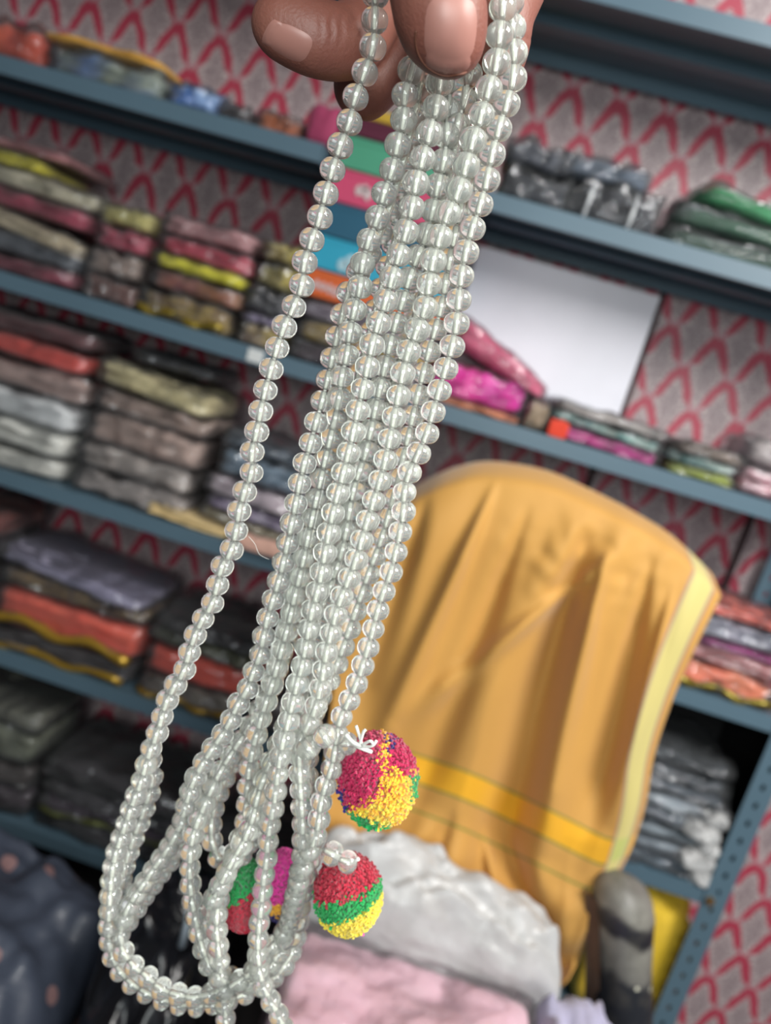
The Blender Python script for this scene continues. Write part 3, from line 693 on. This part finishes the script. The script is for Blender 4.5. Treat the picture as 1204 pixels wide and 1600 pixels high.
B = [(655, 60, 3), (641, 116, 2), (631, 155, 1), (630, 193, 0), (620, 230, 0), (611, 271, 0), (599, 305, 0), (589, 343, 0), (576, 376, 0), (566, 414, 0), (562, 450, 0), (553, 487, 0), (546, 520, 0), (542, 554, 0), (534, 588, 0), (530, 618, 1), (522, 660, 3), (512, 700, 4), (502, 745, 4), (492, 790, 4), (482, 835, 4), (473, 880, 4), (462, 925, 4), (452, 970, 4), (440, 1015, 4), (428, 1060, 4), (413, 1105, 4), (400, 1150, 4), (390, 1195, 4), (386, 1240, 3), (384, 1275, 2), (376, 1305, 1), (365, 1335, 1), (352, 1368, 1), (343, 1400, 1), (339, 1430, 1), (339, 1460, 1), (342, 1490, 1), (345, 1520, 2), (350, 1555, 3), (352, 1590, 4), (360, 1640, 5), (390, 1680, 4), (425, 1670, 2), (442, 1625, 0), (440, 1597, -2), (427, 1572, -3), (412, 1542, -3), (404, 1508, -3), (403, 1474, -3), (405, 1441, -3), (409, 1410, -3), (411, 1380, -3), (416, 1350, -3), (418, 1320, -3), (422, 1289, -3), (428, 1258, -3), (432, 1224, -3), (436, 1193, -3), (441, 1163, -3), (449, 1133, -2), (456, 1103, -1), (463, 1073, 0), (471, 1043, 0), (477, 1013, 0), (483, 980, 0), (489, 948, 0), (498, 916, 0), (504, 883, 0), (510, 850, 0), (516, 820, 0), (523, 788, 0), (532, 756, 0), (540, 723, 0), (548, 692, 0), (555, 659, 0), (563, 623, 0), (571, 588, 0), (577, 556, 0), (585, 523, 0), (596, 489, 0), (607, 455, 0), (616, 420, 0), (628, 384, 0), (638, 348, 0), (646, 311, 0), (652, 274, 0), (664, 236, 0), (673, 199, 0), (682, 162, 0), (686, 130, 1), (690, 80, 3), (688, 20, 4)]
Cn = [(660, 90, 9), (652, 150, 9), (640, 210, 8), (622, 280, 7), (600, 345, 7), (578, 395, 6), (556, 432, 5), (541, 469, 5), (533, 502, 4), (524, 536, 4), (518, 566, 3), (511, 596, 2), (503, 628, 1), (494, 659, 0), (486, 689, 0), (477, 719, 0), (469, 750, 0), (463, 781, 0), (457, 810, 0), (451, 840, 0), (445, 868, 0), (438, 898, 0), (430, 926, 0), (421, 954, 0), (414, 982, 0), (409, 1010, 0), (404, 1030, 0), (395, 1052, 0), (388, 1074, 0), (373, 1098, 0), (361, 1124, 0), (349, 1145, 0), (337, 1163, 0), (324, 1180, 0), (314, 1199, 0), (304, 1217, 0), (296, 1240, 1), (289, 1262, 2), (284, 1285, 3), (272, 1310, 4), (257, 1334, 5), (240, 1358, 6), (224, 1382, 7), (208, 1405, 8), (195, 1430, 9), (188, 1458, 8), (192, 1485, 6), (207, 1507, 4), (228, 1524, 2), (247, 1542, 1), (272, 1552, 1), (300, 1558, 0), (330, 1552, 0), (360, 1540, 0), (392, 1520, 1), (415, 1490, 2), (446, 1452, 3), (460, 1408, 3), (468, 1365, 3), (473, 1315, 2), (471, 1260, 1), (468, 1200, 0), (470, 1155, -1), (484, 1128, -1), (496, 1096, -1), (503, 1060, -1), (509, 1026, -1), (516, 993, -1), (523, 965, -1), (532, 936, -1), (543, 909, -1), (555, 878, -1), (564, 847, -1), (573, 817, -1), (582, 787, -1), (592, 756, -1), (601, 723, -1), (608, 689, -1), (615, 654, -1), (622, 620, -1), (629, 582, -1), (639, 546, -1), (653, 511, -1), (666, 474, -1), (671, 437, -1), (678, 400, -1), (689, 364, -1), (702, 327, -1), (719, 291, -1), (729, 254, -1), (740, 215, -1), (753, 176, -1), (764, 137, -1), (775, 100, -1), (779, 64, -1), (783, 28, -1), (786, -10, 0), (780, -60, 2)]
D = [(672, 110, 11), (664, 170, 11), (655, 230, 11), (640, 300, 11), (622, 360, 11), (604, 420, 11), (588, 480, 11), (572, 540, 11), (556, 600, 11), (542, 660, 11), (526, 720, 11), (508, 780, 10), (490, 840, 9), (474, 900, 8), (456, 960, 8), (440, 1020, 8), (420, 1075, 8), (400, 1115, 7), (380, 1150, 6), (360, 1180, 5), (342, 1210, 4), (328, 1240, 3), (314, 1272, 2), (302, 1305, 1), (297, 1340, 0), (297, 1375, 0), (300, 1408, 0), (306, 1438, 0), (312, 1466, 0), (320, 1492, 0), (334, 1518, 0), (356, 1536, 4), (385, 1538, 5), (412, 1520, 5), (432, 1495, 4), (446, 1460, 3), (455, 1424, 2), (462, 1395, 1), (470, 1366, 0), (480, 1336, 0), (493, 1308, 0), (499, 1276, 0), (503, 1246, 0), (512, 1218, 0), (521, 1190, 0), (524, 1163, 0), (528, 1138, 0), (537, 1110, 0), (551, 1083, 0), (562, 1053, 0), (572, 1022, 0), (581, 991, 0), (588, 961, 0), (597, 931, 0), (609, 899, 1), (617, 868, 2), (624, 836, 3), (630, 800, 3), (633, 760, 1), (645, 724, 0), (662, 692, 0), (672, 658, 0), (682, 624, 0), (692, 590, 0), (702, 556, 0), (711, 520, 0), (715, 485, 0), (718, 450, 0), (724, 412, 0), (733, 373, 0), (745, 335, 0), (757, 298, 0), (765, 258, 0), (774, 219, 0), (786, 180, 0), (798, 140, 1), (803, 100, 2), (800, 50, 4), (795, -20, 6)]
E_ = [(705, 120, 3), (700, 165, 3), (698, 210, 3), (694, 250, 3), (682, 300, 4), (672, 350, 5), (655, 395, 5), (643, 425, 5), (633, 458, 5), (622, 492, 5), (613, 524, 5), (606, 553, 5), (598, 587, 5), (590, 622, 5), (583, 655, 5), (576, 689, 5), (567, 722, 5), (557, 748, 5), (549, 780, 5), (544, 812, 5), (538, 845, 5), (529, 880, 5), (516, 915, 5), (502, 950, 5), (488, 1000, 5), (474, 1050, 4), (458, 1100, 4), (440, 1150, 3), (421, 1195, 1), (405, 1235, -1), (396, 1275, -2), (384, 1308, -2), (366, 1340, -2), (350, 1372, -2), (334, 1402, 0), (328, 1432, 3), (328, 1464, 5), (334, 1495, 6), (352, 1524, 7), (400, 1530, 7), (420, 1505, 7), (452, 1470, 9), (466, 1430, 9), (478, 1380, 9), (486, 1330, 9), (486, 1270, 9), (480, 1210, 8), (474, 1160, 5), (492, 1110, 5), (514, 1065, 5), (530, 1030, 5), (542, 995, 5), (553, 963, 5), (566, 925, 5), (580, 885, 5), (594, 848, 5), (605, 812, 5), (615, 777, 5), (625, 740, 5), (632, 705, 5), (641, 670, 5), (648, 636, 4), (656, 604, 4), (664, 572, 4), (674, 535, 4), (684, 500, 4), (692, 465, 4), (698, 430, 4), (705, 395, 4), (713, 355, 4), (722, 315, 4), (735, 270, 4), (746, 225, 4), (757, 180, 4), (770, 135, 4), (785, 90, 5), (790, 30, 6)]
G2 = [(735, 105, 4), (728, 145, 4), (716, 185, 4), (712, 225, 5), (705, 265, 6), (690, 320, 8), (680, 365, 8), (672, 405, 8), (655, 470, 9), (640, 530, 9), (628, 590, 10), (614, 650, 10), (600, 705, 10), (585, 760, 10), (572, 815, 10), (556, 870, 10), (540, 925, 10), (524, 980, 10), (508, 1030, 10), (490, 1080, 10), (470, 1125, 9), (450, 1165, 8), (428, 1205, 6), (412, 1250, 5), (402, 1290, 5), (386, 1322, 6), (370, 1345, 8), (352, 1350, 10), (336, 1330, 11), (330, 1300, 11), (334, 1265, 11), (346, 1230, 11), (362, 1195, 11), (382, 1160, 11), (404, 1120, 12), (426, 1070, 12), (444, 1010, 12), (462, 950, 12), (480, 885, 12), (500, 820, 12), (520, 750, 13)]
_DENSE = {}
def sample_strand(path, key=None):
    pp = catmull(path, 10); W = []
    for p in pp:
        d = ray(p[0], p[1]); W.append(CAMPOS + d*(yb(p[1])/d.y) + d.normalized()*p[2]*.001)
    # walk at bead pitch
    out = []; acc = 0.0; L = [0.0]
    for i in range(1, len(W)): L.append(L[-1]+(W[i]-W[i-1]).length)
    s = 0.002; i = 0; side = 1
    while s < L[-1]:
        while L[i+1] < s: i += 1
        t = (s-L[i])/max(1e-9, L[i+1]-L[i]); w = W[i].lerp(W[i+1], t); q = pp[i]
        step = PITCH_B
        if key in _DENSE and _DENSE[key][0] < q[1] < _DENSE[key][1] and i < len(W)*.62:
            tg = (W[i+1]-W[i]).normalized(); sd = tg.cross(CF).normalized(); w = w + sd*(.0014*side) + CF*(.0022*side); side = -side; step = .0059
        out.append(w); s += step
    return out
necks = {'A': [A], 'B': [B], 'C': [Cn], 'D': [D], 'E': [E_, G2, A2]}
raw = {k: [sample_strand(p, k if n == 0 else None) for n, p in enumerate(v)] for k, v in necks.items()}
# push beads of different strands apart along the line of sight
allp = []; ids = []
for k, v in raw.items():
    for n, s in enumerate(v):
        for i, w in enumerate(s): allp.append(w); ids.append((k, n, i))
X = np.array([tuple(p) for p in allp]); sid = np.array([hash((a, b)) % 100003 for a, b, c in ids]); ix = np.array([c for a, b, c in ids])
cam0 = np.array(CAMPOS); N = len(X)
for it in range(220):
    D_ = X[:, None, :]-X[None, :, :]; dist = np.linalg.norm(D_, axis=2)
    same = (sid[:, None] == sid[None, :]) & (abs(ix[:, None]-ix[None, :]) < 3)
    over = (dist < BR*1.86) & (~same) & (dist > 0); np.fill_diagonal(over, False)
    if not over.any(): break
    r = X-cam0; rl = np.linalg.norm(r, axis=1); r /= rl[:, None]
    dep = rl[:, None]-rl[None, :]; sg = np.where(dep >= 0, 1, -1); amt = np.where(over, (BR*1.86-dist)*.30*sg, 0).clip(-.0007, .0007).sum(1).clip(-.0007, .0007)
    X += r*amt[:, None]
    for k in set(sid):                                                    # keep each string smooth
        m = np.where(sid == k)[0]; 
        if len(m) > 4:
            rl2 = np.linalg.norm(X[m]-cam0, axis=1); sm = rl2.copy(); sm[1:-1] = .25*rl2[:-2]+.5*rl2[1:-1]+.25*rl2[2:]
            rr = (X[m]-cam0)/rl2[:, None]; X[m] += rr*((sm-rl2)*.25)[:, None]
pos = {}
for p, k in zip(X, ids): pos.setdefault((k[0], k[1]), []).append(Vector(p))
LABEL = {
 'A': 'glass bead necklace whose single strand hangs alone at the far left',
 'B': 'glass bead necklace whose front strand runs down the middle and ends lowest in the picture',
 'C': 'glass bead necklace forming the left edge of the bundle and the inner left loop',
 'D': 'glass bead necklace at the right edge of the bundle with the upper pompom',
 'E': 'glass bead necklace in the bundle with the lower crimson, green and yellow pompom'}
neck_o = {}
GRP = 'clear glass bead necklaces held in the hand'
for k in necks:
    o0 = pos[(k, 0)][0]; root = empty('bead_necklace', o0, LABEL[k], 'necklace', GRP); neck_o[k] = root
    for n in range(len(necks[k])):
        ps = pos[(k, n)]
        V, Fc = tube([p-o0 for p in ps], .00062, 8); link('thread', me_from('thread', V, Fc, THREAD), root)
        for i, p in enumerate(ps):
            tg = (ps[min(i+1, len(ps)-1)]-ps[max(i-1, 0)]).normalized()
            b = bpy.data.objects.new('bead', BEAD); C.objects.link(b); b.parent = root
            b.matrix_local = Matrix.Translation(p-o0) @ tg.to_track_quat('Z', 'Y').to_matrix().to_4x4() @ Matrix.Rotation(random.random()*6.28, 4, 'Z')
            s = random.uniform(.965, 1.03); b.scale = (s, s, s)
def free_bead(root, p, tg, s=1.0):
    b = bpy.data.objects.new('bead', BEAD); C.objects.link(b); b.parent = root
    b.matrix_local = Matrix.Translation(p-root.location) @ tg.to_track_quat('Z', 'Y').to_matrix().to_4x4(); b.scale = (s, s, s)
def bx(px, py, mm=0): d = ray(px, py); return CAMPOS+d*(yb(py)/d.y)+d.normalized()*mm*.001
YARN = attr_mat('yarn')
def pompom(root, px, py, mm, rpx, rpy, colf, n=4500, label=None):
    c = bx(px, py, mm); dist = (c-CAMPOS).dot(CF); k = dist/F; ra, rb = rpx*k, rpy*k
    rr = np.random.default_rng(int(px)); V, Fc, col = [], [], []
    def addc(p, d, L, w, cc):
        a = d.orthogonal().normalized(); b = d.cross(a); o = len(V)
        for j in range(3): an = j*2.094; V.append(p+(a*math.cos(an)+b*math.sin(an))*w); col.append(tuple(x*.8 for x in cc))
        for j in range(3): an = j*2.094; V.append(p+d*L+(a*math.cos(an)+b*math.sin(an))*w*1.25); col.append(cc)
        for j in range(3): Fc.append((o+j, o+(j+1) % 3, o+3+(j+1) % 3, o+3+j))
        Fc.append((o+3, o+4, o+5))
    S, T = 24, 16; o = 0
    for i in range(T+1):
        for j in range(S):
            th = math.pi*i/T; ph = 2*math.pi*j/S
            q = CX*(math.sin(th)*math.cos(ph)*ra)+CU*(math.cos(th)*rb)+CF*(math.sin(th)*math.sin(ph)*ra)
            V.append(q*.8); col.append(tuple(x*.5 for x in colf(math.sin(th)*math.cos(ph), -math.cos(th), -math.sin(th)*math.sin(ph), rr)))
    for i in range(T):
        for j in range(S): Fc.append((i*S+j, i*S+(j+1) % S, (i+1)*S+(j+1) % S, (i+1)*S+j))
    for i in range(n):
        z = 1-2*(i+.5)/n; ph = i*2.399963; r = math.sqrt(1-z*z); x, y = r*math.cos(ph), r*math.sin(ph)
        q = CX*(x*ra)+CU*(-y*rb)+CF*(-z*ra); nn = (CX*x-CU*y-CF*z); jit = Vector(rr.normal(0, .22, 3)); d = (nn+jit).normalized()
        L = .22*ra*(1+rr.normal(0, .18)); cc = colf(x, y, z, rr); sh = float(rr.uniform(.9, 1.08)); cc = tuple(min(1, a*sh) for a in cc)
        addc(q*.88, d, L, .00058, cc)
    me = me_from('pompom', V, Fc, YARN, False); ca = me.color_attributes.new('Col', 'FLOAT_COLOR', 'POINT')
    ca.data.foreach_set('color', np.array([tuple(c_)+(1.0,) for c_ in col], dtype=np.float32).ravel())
    o = link('pompom', me, root, c-root.location)
    if label: o['label'] = label
    return c
MAG, YEL, GRN, CRI, NAV, YL2, PNK = (lin(h)[:3] for h in ('#b8144e', '#f0b42c', '#12984a', '#b31f38', '#2c2078', '#e2cc3c', '#e0359e'))
def col1(x, y, z, rr):
    n = rr.normal(0, .06); 
    if y > .52+n and x < -.05 and z < .75 or (x > .88+n and y > -.2) : return GRN
    if y > .8+n and x < .3: return GRN
    if x < -.78+n and y > .1: return NAV
    if (y < -.82+n and x > .2 and rr.random() < .4): return NAV
    if y < .22+n-.55*(x+.3) and x < .12+n: return MAG
    if y < -.45+n+.35*(x-.3) and x > .25: return MAG
    return YEL if rr.random() < .6 else (YL2 if y > .2 else YEL)
def col2(x, y, z, rr):
    n = rr.normal(0, .05)
    if y < -.22-.25*x+n: return CRI
    if y < .25-.38*x+n and y > -.9: return GRN
    if x > .35 and y > .8+n: return PNK
    return YL2
def col3(x, y, z, rr):
    n = rr.normal(0, .05); return GRN if y < -.15+n+.4*(-x) and x > -.5 else CRI
def col4(x, y, z, rr):
    n = rr.normal(0, .04); return PNK if y < .25+n else (YEL if y < .6+n else NAV)
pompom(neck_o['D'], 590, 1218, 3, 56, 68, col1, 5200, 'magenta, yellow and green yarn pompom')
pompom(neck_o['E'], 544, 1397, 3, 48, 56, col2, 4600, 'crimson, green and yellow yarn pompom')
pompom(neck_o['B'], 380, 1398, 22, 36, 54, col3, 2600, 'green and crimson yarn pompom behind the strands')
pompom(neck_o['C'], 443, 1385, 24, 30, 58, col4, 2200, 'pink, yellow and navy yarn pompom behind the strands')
free_bead(neck_o['D'], bx(543, 1162, -1), CX, 1.0); free_bead(neck_o['D'], bx(482, 1168, -6), (CU-CX*.8).normalized(), 1.12); free_bead(neck_o['D'], bx(507, 1150, -6), (CU-CX*.6).normalized(), 1.1)
def string(root, pts, r=.0005, name='thread', m=None):
    W = [bx(*p) for p in pts]; W = [Vector(w) for w in catmull([tuple(w) for w in W], 6)]
    V, Fc = tube([w-root.location for w in W], r, 6); return link(name, me_from(name, V, Fc, m or THREAD), root)
D_r, E_r = neck_o['D'], neck_o['E']
string(D_r, [(524, 1163, 0), (543, 1160, -1), (562, 1168, -8), (580, 1175, -6)], .0008)
string(D_r, [(540, 1148, -6), (552, 1160, -8), (566, 1166, -8)], .0009)
for pts in ([(566, 1166, -8), (560, 1146, -8), (556, 1134, -8)], [(562, 1162, -8), (567, 1145, -9), (571, 1140, -9)], [(562, 1166, -8), (580, 1166, -11), (588, 1157, -11)], [(566, 1164, -9), (578, 1158, -11), (583, 1163, -11)]):
    string(D_r, pts, .0006)['label'] = 'frayed white thread end'
free_bead(E_r, bx(519, 1334, -5), (CX*1.0-CU*.45).normalized(), 1.1); free_bead(E_r, bx(543, 1347, -7), (CX-CU*.3).normalized(), 1.0)
string(E_r, [(490, 1325, 0), (519, 1334, -5), (543, 1347, -7), (560, 1342, -9)], .0008)
string(neck_o['A'], [(388, 838, 1), (398, 850, 1), (405, 866, 1), (420, 874, 1)], .00008)

# green thread tassel where the strands are pinched
TG = fabric('#1d5c44', scale=200); parts = []
for i in range(9):
    o_ = rng.normal(0, 2.2, 2); parts.append(tube([bx(742+o_[0]+4*math.sin(i+j*1.1), -40+j*14+o_[1], -3) for j in range(7)], .00035, 5))
V, Fc = merge(parts); g_ = link('green_tassel', me_from('green_tassel', [v-neck_o['B'].location for v in V], Fc, TG), neck_o['B']); g_['label'] = 'dark green thread tassel'

# ------------------------------------------------------------------ hand
def ball(c, r, seg=20):
    V, Fc = [], []
    for i in range(seg+1):
        for j in range(seg):
            th = math.pi*i/seg; ph = 2*math.pi*j/seg; V.append(c+Vector((math.sin(th)*math.cos(ph), math.sin(th)*math.sin(ph), math.cos(th)))*r)
    for i in range(seg):
        for j in range(seg): Fc.append((i*seg+j, (i+1)*seg+j, (i+1)*seg+(j+1) % seg, i*seg+(j+1) % seg))
    return V, Fc
def limb(pts, flat=1.0):
    """pts: (px, py, dist, radius px) -> swept row of balls joined as a tapering chain"""
    cp = catmull([(p[0], p[1], p[2]*1000, p[3]) for p in pts], 9); parts = []
    W = [(Q(p[0], p[1], p[2]/1000), p[3]*p[2]/1000/F) for p in cp]
    return [ball(w, r, 18) for w, r in W]+[tube([w for w, r in W], [r for w, r in W], 20)]
limbs = []
limbs += limb([(700, -420, .245, 90), (670, -250, .225, 88), (668, -130, .213, 82), (680, -20, .210, 74), (690, 30, .210, 72), (703, 62, .211, 56)])           # thumb
limbs += limb([(560, -430, .29, 72), (600, -240, .300, 64), (612, -90, .292, 58), (585, 10, .272, 52), (548, 62, .251, 53), (500, 62, .243, 55), (452, 44, .241, 52), (438, 38, .241, 46)])   # index
limbs += limb([(650, -430, .31, 72), (690, -230, .322, 62), (690, -60, .315, 58), (650, 60, .297, 54), (595, 110, .277, 50), (570, 134, .272, 50)])   # middle
limbs += limb([(750, -430, .31, 72), (790, -230, .318, 62), (790, -60, .305, 56), (760, 30, .285, 52), (720, 90, .275, 48)])   # ring
limbs += limb([(850, -400, .29, 66), (850, -220, .290, 58), (815, -60, .262, 54), (787, 20, .250, 50), (781, 75, .250, 46), (772, 118, .252, 38)])   # little finger side
limbs += limb([(620, -440, .300, 120), (700, -520, .300, 150), (800, -440, .300, 120)]); limbs += limb([(560, -430, .290, 80), (700, -440, .275, 110), (860, -400, .290, 75)])
limbs += limb([(700, -480, .290, 150), (760, -700, .29, 150), (820, -950, .30, 125), (880, -1250, .31, 130), (1000, -1900, .34, 165)])
V, Fc = merge(limbs); hm = me_from('tmp', V, Fc); ho = bpy.data.objects.new('tmp', hm); C.objects.link(ho)
md = ho.modifiers.new('r', 'REMESH'); md.mode = 'VOXEL'; md.voxel_size = .00095; ms = ho.modifiers.new('s', 'SMOOTH'); ms.iterations = 7; ms.factor = .6
dg = bpy.context.evaluated_depsgraph_get(); ev = ho.evaluated_get(dg); hm2 = bpy.data.meshes.new_from_object(ev); bpy.data.objects.remove(ho)
# crease lines at the joints (sunk into the skin)
def project(w):
    d = w-CAMPOS; z = d.dot(CF); return 602+F*d.dot(CX)/z, 800-F*d.dot(CU)/z, z
hm2.update(); nrm = [v.normal.copy() for v in hm2.vertices]
for v, n_ in zip(hm2.vertices, nrm):
    px, py, z = project(v.co)
    if n_.dot(CF) < .2:
        dsp = 0.0
        e = math.exp(-(((px-520)/26)**2+((py-38)/26)**2)); dsp -= e*.00055*(1+math.cos((px-520+(py-38)*.35+6*math.sin(py/14))/4.2*1.6))*.5
        for (cx_, cy_, hw, sl) in ((815, 62, 20, -.15), (812, 78, 16, -.1), (690, -45, 60, .1), (690, -60, 60, .1)):
            if abs(px-cx_) < hw*1.3: dsp -= .0005*math.exp(-((py-cy_-sl*(px-cx_))/2.6)**2)*max(0, 1-abs(px-cx_)/hw/1.3)
        v.co += n_*dsp
hm2.materials.clear(); hm2.materials.append(skin_mat()); hm2.polygons.foreach_set('use_smooth', [True]*len(hm2.polygons))
hp = Q(760, -600, .28); hand = empty('hand', hp, 'brown-skinned hand pinching the glass bead necklaces between thumb and fingers at the top', 'hand')
bvh = BVHTree.FromPolygons([v.co for v in hm2.vertices], [tuple(p.vertices) for p in hm2.polygons])
hm2.transform(Matrix.Translation(-hp)); link('skin', hm2, hand)
def nail(cx_, cy_, hw, hl, ang, lift, m, label, bulge=.0003):
    """nail plate: centre px, half width and length in px, angle of its tip direction"""
    n = 22; V = []; ax = Vector((math.cos(ang), math.sin(ang))); sx = Vector((-ax.y, ax.x)); idx = {}; Fc = []
    for i in range(n+1):
        for j in range(n+1):
            a, b = 2*i/n-1, 2*j/n-1
            # square -> rounded plate
            e = 3.2; m_ = max(abs(a), abs(b)); l = (abs(a)**e+abs(b)**e)**(1/e); s = m_/l if l else 1
            a2, b2 = a*s, b*s; q = Vector((cx_, cy_))+ax*(a2*hl)+sx*(b2*hw*(1-.06*a2))
            d = ray(q.x, q.y).normalized(); hit = bvh.ray_cast(CAMPOS, d)
            rim = max(0, 1-max(abs(a), abs(b))**4)
            if hit[0] is None: p = CAMPOS+d*(.24)
            else: p = hit[0]-d*(-.0006+rim*(.0006+lift)+ (.0006 if a > .8 and abs(b) < .9 else 0)) 
            V.append(p-hp); idx[(i, j)] = len(V)-1
    for i in range(n):
        for j in range(n): Fc.append((idx[(i, j)], idx[(i, j+1)], idx[(i+1, j+1)], idx[(i+1, j)]))
    me = me_from('nail', V, Fc, m); bm = bmesh.new(); bm.from_mesh(me); bmesh.ops.smooth_vert(bm, verts=[v for v in bm.verts if not v.is_boundary], factor=.5, use_axis_x=True, use_axis_y=True, use_axis_z=True)
    bm.to_mesh(me); bm.free(); me.polygons.foreach_set('use_smooth', [True]*len(me.polygons))
    o = link('nail', me, hand); o['label'] = label; return o
NAILM = plain('nail', '#a9776c', .42, scale=60)
nail(704, 48, 51, 68, math.radians(95), .0005, NAILM, 'large thumbnail with a worn brownish free edge')
nail(453, 66, 31, 43, math.radians(207), .0004, NAILM, 'smaller fingernail of the left finger')
# worn edge of the thumbnail plus its side groove, shade painted as dark tube
W = []
for (x, y) in [(650, 48), (649, 64), (653, 84), (664, 102), (682, 115), (703, 119), (728, 113), (746, 99), (755, 80)]:
    d = ray(x, y).normalized(); h = bvh.ray_cast(CAMPOS, d)
    if h[0]: W.append(h[0]-d*.0001-hp)
if len(W) > 3:
    V, Fc = tube([Vector(w) for w in catmull([tuple(w) for w in W], 5)], [.0003, .0004]*20+[.0003]*5, 6); o = link('nail_edge_groove', me_from('nail_edge_groove', V, Fc, plain('worn_edge_dark_groove', '#6b4030', .7)), hand); o['label'] = 'brownish worn edge of the thumbnail with painted dark side groove'
